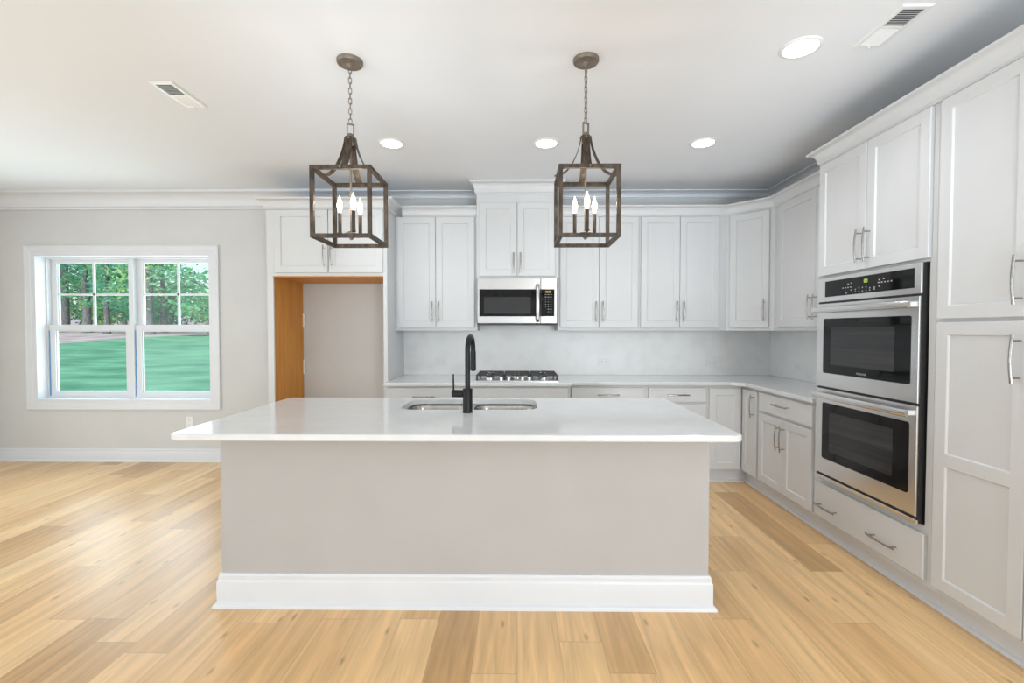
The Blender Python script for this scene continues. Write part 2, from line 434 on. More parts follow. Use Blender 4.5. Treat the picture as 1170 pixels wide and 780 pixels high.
def tree(label, x, y, h, r, mat, seed, trunk=.22, lean=.0, first=3.0, n=1500):
    rng = random.Random(seed); z = bz(x, y) - .15
    t = thing('tree', label, 'tree', (x, y, z), 0, 'woodland trees beyond the lawn')
    pts = [(lean * h * k / 8 + rng.uniform(-.08, .08), rng.uniform(-.08, .08), h * k / 8) for k in range(9)]
    tk = MB().tube(pts, [trunk * (1.25 if k == 0 else 1 - k * .09) for k in range(9)], 10)
    cl = MB()
    for k in range(15):
        a = rng.uniform(0, 2 * PI); zz = rng.uniform(first, h); rr = r * rng.uniform(.35, 1.0)
        b0 = Vector((lean * zz, 0, zz - .4)); e = Vector((lean * zz + rr * math.cos(a), rr * math.sin(a), zz + rng.uniform(0, .8)))
        tk.tube([b0, (b0 + e) / 2 + Vector((0, 0, .15)), e], [.06, .045, .02], 6)
        leaves(cl, e, (r * .55, r * .55, r * .38), n // 15, .19, rng)
    tk.build('trunk', 'bark', t, smooth=60); cl.build('foliage', mat, t)


def bush(label, x, y, r, h, mat, seed, n=700):
    rng = random.Random(seed); z = bz(x, y)
    t = thing('shrub', label, 'shrub', (x, y, z - .1), 0, 'undergrowth at the edge of the woods')
    st = MB()
    for k in range(5):
        a = rng.uniform(0, 6.28); st.tube([(0, 0, 0), (.2 * r * math.cos(a), .2 * r * math.sin(a), h * .5), (.5 * r * math.cos(a), .5 * r * math.sin(a), h * .95)], [.04, .03, .012], 6)
    st.build('stem', 'bark', t)
    cl = MB(); leaves(cl, (0, 0, h * .55), (r, r, h * .55), n, .17, rng); cl.build('foliage', mat, t)


TR = [(-33.5, 36, 'leaf_green', .30), (-30.6, 34.5, 'leaf_teal', .20), (-36.8, 37.5, 'leaf_teal', .34), (-27.9, 36.5, 'leaf_green', .22), (-27.0, 34.0, 'leaf_light', .26),
      (-23.2, 35.2, 'leaf_green', .22), (-40.5, 38.5, 'leaf_green', .25), (-34.8, 44, 'leaf_light', .2), (-38.6, 47, 'leaf_teal', .25), (-45.5, 40, 'leaf_teal', .3),
      (-20.5, 37, 'leaf_teal', .24), (-17.5, 36, 'leaf_green', .24), (-42.5, 50, 'leaf_light', .22)]
for i, (x, y, mt, tkr) in enumerate(TR):
    front = y < 39.5
    kind = {'leaf_green': 'mid green', 'leaf_teal': 'blue-green', 'leaf_light': 'pale yellow-green'}[mt]
    tree('tall %s leafy tree %s' % (kind, 'at the front edge of the woods beyond the lawn' if front else 'deep in the woods behind the front trees'),
         x, y, 9.5 + (i * 37 % 5) * .7, 2.9 if front else 3.4, mt, 50 + i, tkr, .015 * ((i % 3) - 1), 1.6 if i % 2 else 2.6, (1500 if x > -27.5 else 2300) if front else 700)
for i in range(14):
    x = -44 + i * 2.15; y = 38.6 + (i * 53 % 7) * .5
    mt = ('leaf_light', 'leaf_green', 'leaf_light', 'leaf_teal')[i % 4]
    kind = {'leaf_green': 'mid green', 'leaf_teal': 'blue-green', 'leaf_light': 'pale yellow-green'}[mt]
    bush('low %s shrub on the soil bank under the trees' % kind, x, y, 1.7, 3.4, mt, 200 + i, 1000)

# ------------------------------------------------------------ cabinet parts
def handle_mesh():
    mb = MB(); n = 12
    pts = [(-.098 + .196 * k / n, -.034 - .008 * math.sin(PI * k / n), 0) for k in range(n + 1)]
    mb.tube(pts, .0052, 10, sx=1.15, sy=.9)
    for x in (-.074, .074): mb.cyl((x, 0, 0), (x, -.036, 0), .0042, n=10)
    o = mb.build('handle', 'nickel', smooth=40); me = o.data; bpy.data.objects.remove(o); return me
HM = handle_mesh()


def handle(parent, x, z, vertical=True, y=-.0205):
    return link('handle', HM, parent, None, (x, y, z), (0, PI / 2, 0) if vertical else None)


def door(root, x0, x1, z0, z1, h=None, rails=(), fr=.058, name='door'):
    """framed flat-panel door, front at y=-.020"""
    mb = MB(); yb, yf, r = -.0012, -.0205, .0025
    zs = [z0] + list(rails) + [z1]
    o = lambda i, y: [(x0 + i, y, z0 + i), (x1 - i, y, z0 + i), (x1 - i, y, z1 - i), (x0 + i, y, z1 - i)]
    mb.loft([o(0, yb), o(0, yf + r), o(r, yf)], True, False)
    cells = []
    for k in range(len(zs) - 1):
        a = zs[k] + (fr if k == 0 else fr / 2); b_ = zs[k + 1] - (fr if k == len(zs) - 2 else fr / 2)
        cells.append((a, b_))
    xi0, xi1 = x0 + fr, x1 - fr
    # stiles and rails as flat faces
    mb.add([(x0 + r, yf, z0 + r), (xi0, yf, z0 + r), (xi0, yf, z1 - r), (x0 + r, yf, z1 - r)], [(0, 1, 2, 3)])
    mb.add([(xi1, yf, z0 + r), (x1 - r, yf, z0 + r), (x1 - r, yf, z1 - r), (xi1, yf, z1 - r)], [(0, 1, 2, 3)])
    ed = [z0 + r] + [v for c_ in cells for v in c_] + [z1 - r]
    for k in range(0, len(ed), 2):
        mb.add([(xi0, yf, ed[k]), (xi1, yf, ed[k]), (xi1, yf, ed[k + 1]), (xi0, yf, ed[k + 1])], [(0, 1, 2, 3)])
    for a, b_ in cells:
        q = lambda i, y: [(xi0 + i, y, a + i), (xi1 - i, y, a + i), (xi1 - i, y, b_ - i), (xi0 + i, y, b_ - i)]
        mb.loft([q(0, yf), q(.0035, yf + .0035), q(.006, yf + .008)], False, True)
    d = mb.build(name, 'cabinet_white', root)
    if h: handle(d, *h)
    return d


def drawer(root, x0, x1, z0, z1, hs=()):
    d = MB().rbox(x0, x1, -.0205, -.0012, z0, z1, .004).build('drawer', 'cabinet_white', root)
    for x, z in hs: handle(d, x, z, False)
    return d


def toe(root, x0, x1, dep=.055, h=.112, y1=.30):
    MB().box(x0, x1, dep, y1, 0, h).build('toe_kick', 'trim_white', root)
    MB().sweep([(x0, dep), (x1, dep)], [(0, 0), (.016, 0), (.016, .006), (.010, .015), (0, .019)]).build('shoe_molding', 'trim_white', root, smooth=40)


CAB_TOP = 2.465
CR = crown_prof(2.462, 2.556, .066)

# --- refrigerator surround
t = thing('refrigerator_cabinet', 'tall white refrigerator surround with empty orange-sided recess below two doors', 'cabinet', (-2.265, 4.21, 0))
Wf = 1.09
MB().box(0, .040, 0, .608, 0, 2.46).build('side_panel', 'cabinet_white', t)
MB().box(Wf - .034, Wf, 0, .608, 0, 2.46).build('side_panel', 'cabinet_white', t)
MB().box(.0402, Wf - .0342, 0.0, .606, 1.864, 2.46).build('cabinet_body', 'cabinet_white', t)
MB().box(.040, .056, .0, .018, 0, 1.862).build('face_stile', 'cabinet_white', t)
o = MB().box(.0405, .0485, .0185, .600, .002, 1.855).build('inner_panel', 'raw_wood', t); o['label'] = 'bare orange wood inner side panel'
o = MB().box(.049, Wf - .036, .004, .600, 1.855, 1.863).build('recess_ceiling', 'raw_wood', t); o['label'] = 'bare orange wood underside'
door(t, .076, .562, 1.892, 2.456, (.562 - .030, 2.035))
door(t, .568, 1.052, 1.892, 2.456, (.568 + .030, 2.035))
for z in (1.40, .92):
    MB().box(.0488, .072, .585, .606, z, z + .15).build('mounting_cleat', 'plastic_white', t, bevel=.002)
MB().sweep([(0, .607), (0, 0), (Wf, 0), (Wf, .30)], CR).build('crown_molding', 'cabinet_white', t, smooth=30)

# --- upper cabinets
def upper(label, x0, x1, doors, hz=1.552, loc_y=4.51, z0=1.37, z1=CAB_TOP, dep=.308, rot=0, crown=None, loc=None, name='upper_cabinet', group=None):
    t = thing(name, label, 'cabinet', loc or (x0, loc_y, 0), rot, group)
    MB().box(0, x1 - x0, 0, dep, z0, z1).build('cabinet_body', 'cabinet_white', t, bevel=.0015)
    for a, b_, dz0, dz1, side in doors:
        hx = b_ - x0 - .030 if side == 'r' else a - x0 + .030
        door(t, a - x0, b_ - x0, dz0, dz1, (hx, hz))
    return t
D0, D1 = 1.401, 2.457
t = upper('white two-door upper cabinet between refrigerator surround and microwave', -1.174, -.387, [(-1.155, -.787, D0, D1, 'r'), (-.783, -.412, D0, D1, 'l')])
MB().sweep([(.068, 0), (.786, 0)], CR).build('crown_molding', 'cabinet_white', t, smooth=30)
t = upper('white upper cabinet above the microwave, crown reaching the ceiling', -.385, .388, [(-.357, -.004, 1.886, 2.578, 'r'), (.001, .357, 1.886, 2.578, 'l')], hz=2.005, loc_y=4.44, z0=1.868, z1=2.779, dep=.379)
MB().sweep([(0, .378), (0, 0), (.773, 0), (.773, .378)], crown_prof(2.655, 2.779, .064)).build('crown_molding', 'cabinet_white', t, smooth=30)
upper('white two-door upper cabinet just right of the microwave', .390, 1.169, [(.411, .783, D0, D1, 'r'), (.787, 1.157, D0, D1, 'l')])
upper('white two-door upper cabinet next to the angled corner cabinet', 1.170, 1.999, [(1.184, 1.553, D0, D1, 'r'), (1.557, 1.927, D0, D1, 'l')])
# diagonal corner
t = thing('corner_upper_cabinet', 'white angled single-door upper cabinet filling the room corner', 'cabinet', (2.0, 4.51, 0), -PI / 4)
q = math.sqrt(.5)
def loc45(x, y): dx, dy = x - 2.0, y - 4.51; return (dx * q - dy * q, dx * q + dy * q)
MB().prism([loc45(*p) for p in ((2.0, 4.51), (2.0, 4.818), (2.608, 4.818), (2.608, 4.21), (2.30, 4.21))], 1.37, CAB_TOP).build('cabinet_body', 'cabinet_white', t)
door(t, .040, .384, D0, D1, (.384 - .032, 1.552))
# right wall upper, two doors
t = thing('upper_cabinet', 'white upper cabinet on the right wall beside the tall oven cabinet', 'cabinet', (2.30, 4.209, 0), -PI / 2)
MB().box(0, 1.062, 0, .308, 1.37, CAB_TOP).build('cabinet_body', 'cabinet_white', t)
door(t, .085, .598, D0, D1, (.598 - .030, 1.552)); door(t, .602, 1.050, D0, D1, (.602 + .030, 1.552))
tag(MB().sweep([(.392, 4.51), (2.0, 4.51), (2.30, 4.21), (2.30, 3.215)], CR).build('crown_molding', 'cabinet_white', smooth=30),
    'white crown molding along the upper cabinets right of the microwave, bending round the corner', 'molding')

# --- base cabinets, back run
BT = .883
def base(label, x0, x1, fy, back=4.818, name='base_cabinet', xtoe=None):
    t = thing(name, label, 'cabinet', (x0, fy, 0))
    MB().box(0, x1 - x0, 0, back - fy, .112, BT).build('cabinet_body', 'cabinet_white', t)
    toe(t, 0, x1 - x0)
    return t
t = base('white base cabinet with one drawer handle showing left of the cooktop', -1.174, -.452, 4.10)
drawer(t, .024, .700, .71, .868, [(.354, .793)])
door(t, .024, .360, .135, .692, (.33, .59)); door(t, .364, .700, .135, .692, (.394, .59))
t = base('white base cabinet with a handleless front panel under the cooktop', -.451, .463, 4.10)
MB().rbox(.020, .896, -.0205, -.0012, .71, .868, .004).build('false_panel', 'cabinet_white', t)
door(t, .020, .456, .135, .692, (.426, .59)); door(t, .460, .896, .135, .692, (.49, .59))
t = base('white base cabinet with a wide top drawer, right of the cooktop', .465, 1.149, 4.18)
drawer(t, .018, .664, .71, .862, [(.343, .800)])
door(t, .018, .339, .135, .692, (.31, .59)); door(t, .343, .664, .135, .692, (.373, .59))
t = base('white three-drawer base cabinet left of the corner cabinet', 1.150, 1.697, 4.18)
drawer(t, .020, .534, .732, .862, [(.277, .800)]); drawer(t, .020, .534, .44, .715, [(.277, .63)]); drawer(t, .020, .534, .135, .424, [(.277, .34)])
# corner
t = thing('corner_base_cabinet', 'white L-shaped corner base cabinet with two doors meeting at the inner corner', 'cabinet', (1.698, 4.18, 0))
MB().prism([(0, 0), (.322, 0), (.322, -.272), (.910, -.272), (.910, .637), (0, .637)], .112, BT).build('cabinet_body', 'cabinet_white', t)
MB().prism([(0, .055), (.377, .055), (.377, -.272), (.70, -.272), (.70, .40), (0, .40)], 0, .112).build('toe_kick', 'trim_white', t)
MB().sweep([(0, .055), (.377, .055), (.377, -.272)], [(0, 0), (.016, 0), (.016, .006), (.010, .015), (0, .019)]).build('shoe_molding', 'trim_white', t, smooth=40)
door(t, .014, .296, .132, .858)
dd = door(t, .024, .268, .132, .858, (.268 - .032, .735)); dd.location = (.322, 0, 0); dd.rotation_euler = (0, 0, -PI / 2)
# right run base
t = thing('base_cabinet', 'white base cabinet on the right with a drawer over two doors, beside the oven', 'cabinet', (2.02, 3.907, 0), -PI / 2)
MB().box(0, .760, 0, .588, .112, BT).build('cabinet_body', 'cabinet_white', t); toe(t, 0, .760)
drawer(t, .030, .732, .712, .862, [(.381, .800)])
door(t, .030, .378, .135, .694, (.378 - .028, .555)); door(t, .382, .732, .135, .694, (.382 + .028, .555))

# --- tall oven cabinet and pantry
t = thing('oven_cabinet', 'tall white cabinet housing the double oven, two doors above, drawer below', 'cabinet', (2.02, 3.145, 0), -PI / 2)
b_ = MB(); b_.box(0, .033, 0, .588, .112, CAB_TOP).box(.833, .869, 0, .588, .112, CAB_TOP).box(.033, .833, 0, .588, .112, .405).box(.033, .833, 0, .588, 1.712, CAB_TOP).box(.033, .833, .56, .588, .405, 1.712)
b_.build('cabinet_body', 'cabinet_white', t); toe(t, 0, .869)
drawer(t, .012, .850, .142, .368, [(.152, .230), (.612, .230)])
door(t, .010, .428, 1.728, 2.456, (.428 - .030, 1.862)); door(t, .432, .842, 1.728, 2.456, (.432 + .030, 1.862))
t = thing('pantry_cabinet', 'tall white pantry cabinet at the right edge, nearest the camera', 'cabinet', (2.02, 2.275, 0), -PI / 2)
MB().box(0, .90, 0, .588, .112, CAB_TOP).build('cabinet_body', 'cabinet_white', t); toe(t, 0, .90)
for x0, x1, hx in ((.025, .430, .430 - .030), (.434, .875, .434 + .030)):
    door(t, x0, x1, 1.428, 2.456, (hx, 1.575)); door(t, x0, x1, .142, 1.412, (hx, 1.258), rails=(.765,))
tag(MB().sweep([(2.20, 3.146), (2.02, 3.146), (2.02, 1.375)], CR).build('crown_molding', 'cabinet_white', smooth=30),
    'white crown molding along the top of the tall oven and pantry cabinets', 'molding')

# ------------------------------------------------------------ worktops and splashbacks
def slab(poly, z0, z1, name, mat, r=.006):
    mb = MB().prism(poly, z0, z1); return mb.build(name, mat, bevel=r)
poly = [(-1.173, 4.806), (-1.173, 4.06), (.478, 4.06), (.478, 4.14), (1.90, 4.14), (1.98, 4.06), (1.98, 3.149), (2.596, 3.149), (2.596, 4.806)]
tag(slab(poly, .8835, .914, 'perimeter_worktop', 'quartz_white'), 'white quartz worktop running along the back wall and turning the corner to the oven', 'worktop')
bs = MB().prism([(-1.173, 4.8065), (2.596, 4.8065), (2.596, 4.8185), (-1.173, 4.8185)], .9145, 1.3695)
bs.box(-.383, .386, 4.8065, 4.8185, 1.3695, 1.43)
tag(bs.build('backsplash', 'backsplash_quartz'), 'pale quartz backsplash on the back wall behind the cooktop', 'backsplash')
tag(MB().box(2.5965, 2.6085, 3.149, 4.8185, .9145, 1.3695).build('backsplash', 'backsplash_quartz'), 'pale quartz backsplash on the right wall between corner and oven', 'backsplash')


def outlet(label, loc, rz, horizontal=True, group=None, scale=1., cat='outlet', sockets=2, tone='plastic_white'):
    t = thing('wall_outlet', label, cat, loc, rz, group); t.scale = (scale,) * 3
    w_, h_ = (.117, .073) if horizontal else (.073, .117)
    MB().rbox(-w_ / 2, w_ / 2, -.006, 0, -h_ / 2, h_ / 2, .003).build('cover_plate', tone, t)
    for s_ in (-1, 1)[:sockets]:
        cx, cz = ((s_ * .024, 0) if horizontal else (0, s_ * .024))
        so = MB().rbox(cx - .016, cx + .016, -.008, -.006, cz - .014, cz + .014, .001).build('socket', tone, t)
        sl = MB()
        for d_ in (-.006, .006):
            if horizontal: sl.box(cx - .005, cx + .005, -.0086, -.008, cz + d_ - .0013, cz + d_ + .0013)
            else: sl.box(cx + d_ - .0013, cx + d_ + .0013, -.0086, -.008, cz - .005, cz + .005)
        sl.build('slots', 'slot_dark', so)
    return t
YO = 4.8063
outlet('white outlet on the backsplash left of the cooktop, behind the faucet', (-.786, YO, 1.050), 0)
outlet('white outlet on the backsplash just right of the cooktop', (.891, YO, 1.050), 0)
outlet('white outlet on the backsplash near the room corner', (2.0, YO, 1.040), 0)
outlet('white outlet with dark slots on the right wall backsplash beside the oven', (2.5963, 4.32, 1.035), -PI / 2)
outlet('white outlet low on the wall below the window, above the island corner', (-3.425, 4.8198, .41), 0, False)
outlet('white outlet plate on the refrigerator recess wall, half behind its right panel', (-1.345, 4.8198, 1.19), 0, False)

# ------------------------------------------------------------ island
IX0, IX1, IY0 = -1.474, .943, 2.285
t = thing('kitchen_island', 'grey-painted kitchen island base with white baseboard in the middle of the floor', 'island', (0, IY0, 0))
p = MB(); p.box(IX0, IX1, 0, .03, 0, .868).box(IX0, IX0 + .03, .03, .86, 0, .868).box(IX1 - .03, IX1, .03, .86, 0, .868)
p.build('painted_wall', 'island_paint', t)
MB().box(IX0 + .031, IX1 - .031, .83, .86, .112, .868).build('cabinet_back', 'cabinet_white', t)
MB().sweep([(IX0, .86), (IX0, 0), (IX1, 0), (IX1, .86)], base_prof(.166, .018)).build('baseboard', 'trim_white', t, smooth=30)
st = MB(); st.box(IX0 - .012, IX1 + .012, -.035, .03, .869, .8832).box(IX0 - .012, IX0 + .03, .03, .86, .869, .8832).box(IX1 - .03, IX1 + .012, .03, .86, .869, .8832)
st.build('support_strip', 'trim_white', t)

TX0, TX1, TY0, TY1 = -1.556, .998, 2.037, 3.172
SX0, SX1, SY0, SY1 = -.695, .120, 2.690, 3.098
bm = bmesh.new()
lay = [(.006, .8835), (.0015, .8865), (0, .892), (0, .906), (.0015, .911), (.006, .914)]
rings = []
for i, z in lay:
    rings.append([bm.verts.new((x, y, z)) for x, y in rrect(TX0 + i, TX1 - i, TY0 + i, TY1 - i, .045 - i, 6)])
n = len(rings[0])
for k in range(len(rings) - 1):
    for i in range(n): bm.faces.new((rings[k][i], rings[k][(i + 1) % n], rings[k + 1][(i + 1) % n], rings[k + 1][i]))
hole = rrect(SX0, SX1, SY0, SY1, .085, 8)
hb = [bm.verts.new((x, y, .8835)) for x, y in hole]; ht = [bm.verts.new((x, y, .914)) for x, y in hole]
for i in range(len(hole)): bm.faces.new((hb[i], hb[(i + 1) % len(hole)], ht[(i + 1) % len(hole)], ht[i]))
for outer, inner in ((rings[-1], ht), (rings[0], hb)):
    es = []
    for lp in (outer, inner):
        for i in range(len(lp)):
            a, c_ = lp[i], lp[(i + 1) % len(lp)]; es.append(bm.edges.get((a, c_)) or bm.edges.new((a, c_)))
    bmesh.ops.triangle_fill(bm, edges=es, use_beauty=True)
bmesh.ops.recalc_face_normals(bm, faces=bm.faces)
me = bpy.data.meshes.new('island_worktop'); bm.to_mesh(me); bm.free(); me.materials.append(MAT['quartz_white'])
tag(link('island_worktop', me), 'large white quartz worktop with rounded corners on the island', 'worktop')

# sink
t = thing('sink', 'stainless steel double-bowl sink set into the island worktop', 'sink', ((SX0 + SX1) / 2, (SY0 + SY1) / 2, .883))
hw, hd = (SX1 - SX0) / 2, (SY1 - SY0) / 2
gap = .018
for sx0, sx1 in ((-hw + .008, -gap), (gap, hw - .008)):
    mb = MB(); pr = []
    for i, z in ((0, -.012), (.006, -.03), (.010, -.17), (.022, -.195), (.05, -.203)):
        pr.append([(x, y, z) for x, y in rrect(sx0 + i, sx1 - i, -hd + .008 + i, hd - .008 - i, .075, 8)])
    out = []
    for i, z in ((-.003, -.012), (.003, -.03), (.007, -.17), (.019, -.198), (.05, -.206)):
        out.append([(x, y, z) for x, y in rrect(sx0 + i, sx1 - i, -hd + .008 + i, hd - .008 - i, .075, 8)])
    mb.loft(list(reversed(out)) + pr, True, True)
    bo = mb.build('basin', 'stainless_sink', t, smooth=50)
    MB().lathe([(.0, -.2025), (.045, -.2025), (.045, -.1995), (.036, -.1985), (.030, -.2015), (0, -.2015)], ((sx0 + sx1) / 2, 0, 0)).build('drain', 'stainless', bo, smooth=40)
bm = bmesh.new()
o_ = [bm.verts.new((x, y, -.0005)) for x, y in rrect(-hw - .02, hw + .02, -hd - .02, hd + .02, .10, 8)]
es = [bm.edges.new((o_[i], o_[(i + 1) % len(o_)])) for i in range(len(o_))]
for sx0, sx1 in ((-hw + .008, -gap), (gap, hw - .008)):
    k_ = [bm.verts.new((x, y, -.0005)) for x, y in rrect(sx0, sx1, -hd + .008, hd - .008, .075, 8)]
    es += [bm.edges.new((k_[i], k_[(i + 1) % len(k_)])) for i in range(len(k_))]
bmesh.ops.triangle_fill(bm, edges=es, use_beauty=True)
r_ = bmesh.ops.extrude_face_region(bm, geom=bm.faces[:])
for v in [g_ for g_ in r_['geom'] if isinstance(g_, bmesh.types.BMVert)]: v.co.z -= .012
bmesh.ops.recalc_face_normals(bm, faces=bm.faces)
me = bpy.data.meshes.new('rim'); bm.to_mesh(me); bm.free(); me.materials.append(MAT['stainless_sink']); link('rim', me, t)

# faucet
t = thing('faucet', 'tall matte black pull-down faucet with side lever on the island', 'faucet', (-.278, 2.602, .914), math.radians(-6))
MB().lathe([(.030, 0), (.030, .004), (.027, .006), (.027, .132), (.025, .135), (.0, .135)], n=28).build('body', 'matte_black', t, smooth=40)
pts = [(0, 0, .13), (0, 0, .345)]; R = .078
for k in range(1, 15):
    a = PI * k / 14; pts.append((0, R - R * math.cos(a), .345 + R * math.sin(a)))
pts.append((0, 2 * R, .335))
MB().tube(pts, .0145, 16, up=(1, 0, 0)).build('spout', 'matte_black', t, smooth=40)
MB().cyl((0, 2 * R, .336), (0, 2 * R, .225), .0165, .0175, 20).cyl((0, 2 * R, .225), (0, 2 * R, .219), .014, .012, 20).build('spray_head', 'matte_black', t, smooth=40)
hh = MB().cyl((-.02, 0, .105), (-.088, 0, .105), .021, n=24).build('lever_hub', 'matte_black', t, smooth=40)
MB().tube([(-.080, 0, .110), (-.081, 0, .150), (-.081, -.002, .215)], [.0055, .005, .0045], 10).build('lever', 'matte_black', hh, smooth=40)

# ------------------------------------------------------------ cooktop
t = thing('gas_cooktop', 'stainless gas cooktop with black grates on the back worktop', 'cooktop', (-.003, 4.155, .9142))
MB().loft([[(x, y, z) for x, y in rrect(-.386 + i, .386 - i, 0 + i, .53 - i, .02, 4)] for i, z in ((0, 0), (0, .006), (.006, .011))], True, True).build('cooktop_plate', 'stainless', t)
for bx, by, r_ in ((-.25, .17, .042), (-.25, .39, .034), (0, .30, .055), (.25, .17, .034), (.25, .39, .045)):
    bu = MB().lathe([(r_ * 1.15, .011), (r_ * 1.15, .018), (r_, .022), (r_, .026)], (bx, by, 0)).build('burner', 'stainless', t, smooth=40)
    MB().lathe([(r_ * .8, .0262), (r_ * .82, .031), (r_ * .6, .034), (0, .034)], (bx, by, 0)).build('burner_cap', 'cast_iron', bu, smooth=40)
for gx0, gx1 in ((-.372, -.130), (-.122, .122), (.130, .372)):
    gm = MB(); y0, y1 = (.085, .505) if gx0 != -.122 else (.135, .505)
    zt0, zt1 = .040, .054
    for x in (gx0, gx1 - .012): gm.box(x, x + .012, y0, y1, zt0, zt1)
    for y in (y0, (y0 + y1) / 2 - .006, y1 - .012): gm.box(gx0 + .012, gx1 - .012, y, y + .012, zt0 + .001, zt1)
    cx = (gx0 + gx1) / 2; gm.box(cx - .006, cx + .006, y0 + .012, y1 - .012, zt0 + .001, zt1 + .003)
    for yy in ((y0 * 3 + y1) / 4, (y0 + 3 * y1) / 4):
        gm.box(gx0 + .012, cx - .03, yy - .005, yy + .005, zt0 + .002, zt1 + .002).box(cx + .03, gx1 - .012, yy - .005, yy + .005, zt0 + .002, zt1 + .002)
    for x in (gx0, gx1 - .016):
        for y in (y0, y1 - .016):
            gm.loft([[(x - .003 if k == 0 else x, y - .003 if k == 0 else y, z), (x + .016, y, z), (x + .016, y + .016, z), (x, y + .016, z)] for k, z in enumerate((.011, zt0 + .002))], True, True)
    gm.build('grate', 'cast_iron', t, bevel=.002)
for kx in (-.140, -.072, .052, .116):
    k_ = MB().lathe([(.021, .011), (.021, .014), (.017, .016), (.016, .036), (.013, .039), (0, .039)], (kx, .060, 0)).build('knob', 'stainless', t, smooth=40)
    MB().box(kx - .002, kx + .002, .046, .074, .0385, .042).build('pointer', 'nickel', k_)

# ------------------------------------------------------------ microwave
t = thing('microwave', 'stainless over-the-range microwave hung under the cabinet above the cooktop', 'microwave', (-.378, 4.405, 1.424))
MWW = .753
MB().box(0, MWW, .022, .40, .012, .440).build('housing', 'appliance_black', t)
MB().box(.012, MWW - .012, .03, .39, 0, .0118).build('vent_underside', 'vent_dark', t)
d_ = MB().rbox(0, .597, 0, .0215, .014, .440, .003).build('door', 'brushed_steel', t)
MB().box(.020, .596, -.0015, -.0002, .080, .335).build('door_glass', 'black_glass', d_)
MB().box(.063, .505, -.0026, -.0016, .105, .262).build('viewing_window', 'microwave_window', d_)
hb_ = MB(); hp = [(.570, -.004, .030), (.570, -.034, .052), (.570, -.046, .12), (.570, -.049, .20), (.570, -.046, .29), (.570, -.034, .356), (.570, -.004, .380)]
hb_.tube(hp, .017, 12, sx=.35, sy=1.0, up=(0, 1, 0)); hb_.build('door_handle', 'brushed_steel', d_, smooth=40)
c_ = MB().rbox(.600, MWW, 0, .0215, .014, .440, .003).build('control_panel', 'brushed_steel', t)
MB().box(.601, .728, -.0015, -.0002, .080, .335).build('panel_glass', 'black_glass', c_)
text('clock_digits', '12:00', .027, 'display_amber', c_, (.668, -.002, .310), (PI / 2, 0, 0))
for r_ in range(8):
    for k in range(3):
        if r_ in (6, 7) and k == 0: continue
        x = .645 + k * .025; z = .285 - r_ * .023
        sz = .0075 if r_ < 2 or r_ == 6 else .0035
        MB().box(x - sz, x + sz, -.0022, -.0016, z - .0022, z + .0022).build('key_mark', 'key_print', c_)

# ------------------------------------------------------------ double oven
t = thing('double_wall_oven', 'stainless double wall oven with black glass doors in the tall cabinet', 'oven', (2.02, 3.109, .408), -PI / 2)
OW = .790
MB().box(.002, OW - .002, -.028, .50, .004, 1.300).build('oven_chassis', 'appliance_black', t)
MB().rbox(0, OW, -.036, -.0285, 0, .022, .002).build('bottom_trim', 'stainless', t)
cp = MB().rbox(0, OW, -.036, -.0285, 1.148, 1.300, .002).build('control_panel', 'stainless', t)
MB().box(.075, .748, -.0378, -.0362, 1.178, 1.277).build('control_glass', 'black_glass', cp)
text('clock_digits', '00', .030, 'display_green', cp, (.425, -.0382, 1.247), (PI / 2, 0, 0))
def keys(pts, w_=.005, h_=.003):
    for x, z in pts: MB().box(x - w_, x + w_, -.0384, -.0379, z - h_, z + h_).build('key_mark', 'key_print', cp)
keys([(.24 + .022 * k, 1.222) for k in range(4)] + [(.285, 1.242), (.310, 1.246), (.31, 1.205), (.27, 1.190)])
keys([(.345 + .028 * k, 1.205 if k in (0, 4) else 1.212) for k in range(5)] + [(.345 + .028 * k, 1.192) for k in range(5)], .0035, .0028)
keys([(.52 + .022 * k, 1.228) for k in range(5)] + [(.525, 1.243), (.555, 1.246), (.525, 1.208), (.49, 1.205), (.49, 1.195)])
def oven_door(z0, z1, g0, g1, hz, brand):
    d = MB().rbox(.001, OW - .006, -.038, -.0285, z0, z1, .002).build('oven_door', 'stainless', t)
    MB().loft([[(x, y, z) for x, z in rrect(.068, .738, g0, g1, .014, 4)] for y in (-.0382, -.0400)], True, True).build('door_glass', 'black_glass', d)
    MB().loft([[(x, y, z) for x, z in rrect(.140, .640, g0 + .055, g1 - .055, .006, 3)] for y in (-.0401, -.0408)], True, True).build('viewing_window', 'oven_window', d)
    hb = MB(); hb.tube([(.022, -.078, hz), (.06, -.082, hz), (OW / 2, -.086, hz), (OW - .06, -.082, hz), (OW - .022, -.078, hz)], .019, 14, sx=1.0, sy=.6, up=(0, 0, 1))
    for x in (.05, OW - .05): hb.box(x - .014, x + .014, -.082, -.038, hz - .012, hz + .012)
    hb.build('door_handle', 'stainless', d, smooth=45)
    if brand: text('lettering', 'FRIGIDAIRE', .0155, 'key_print', d, (.405, -.0403, g0 + .020), (PI / 2, 0, 0))
oven_door(.603, 1.136, .692, 1.040, 1.096, True)
oven_door(.038, .589, .140, .502, .552, False)

# ------------------------------------------------------------ pendants
def link_mesh():
    mb = MB(); pts = []
    for k in range(20):
        a = 2 * PI * k / 20; c_, s_ = math.cos(a), math.sin(a)
        pts.append((.0075 * c_, 0, .0085 * (1 if s_ >= 0 else -1) + .0075 * s_))
    mb.tube(pts, .0022, 8, closed=True, up=(0, 1, 0))
    o = mb.build('chain_link', 'bronze_cap', smooth=60); me = o.data; bpy.data.objects.remove(o); return me
LM = link_mesh()


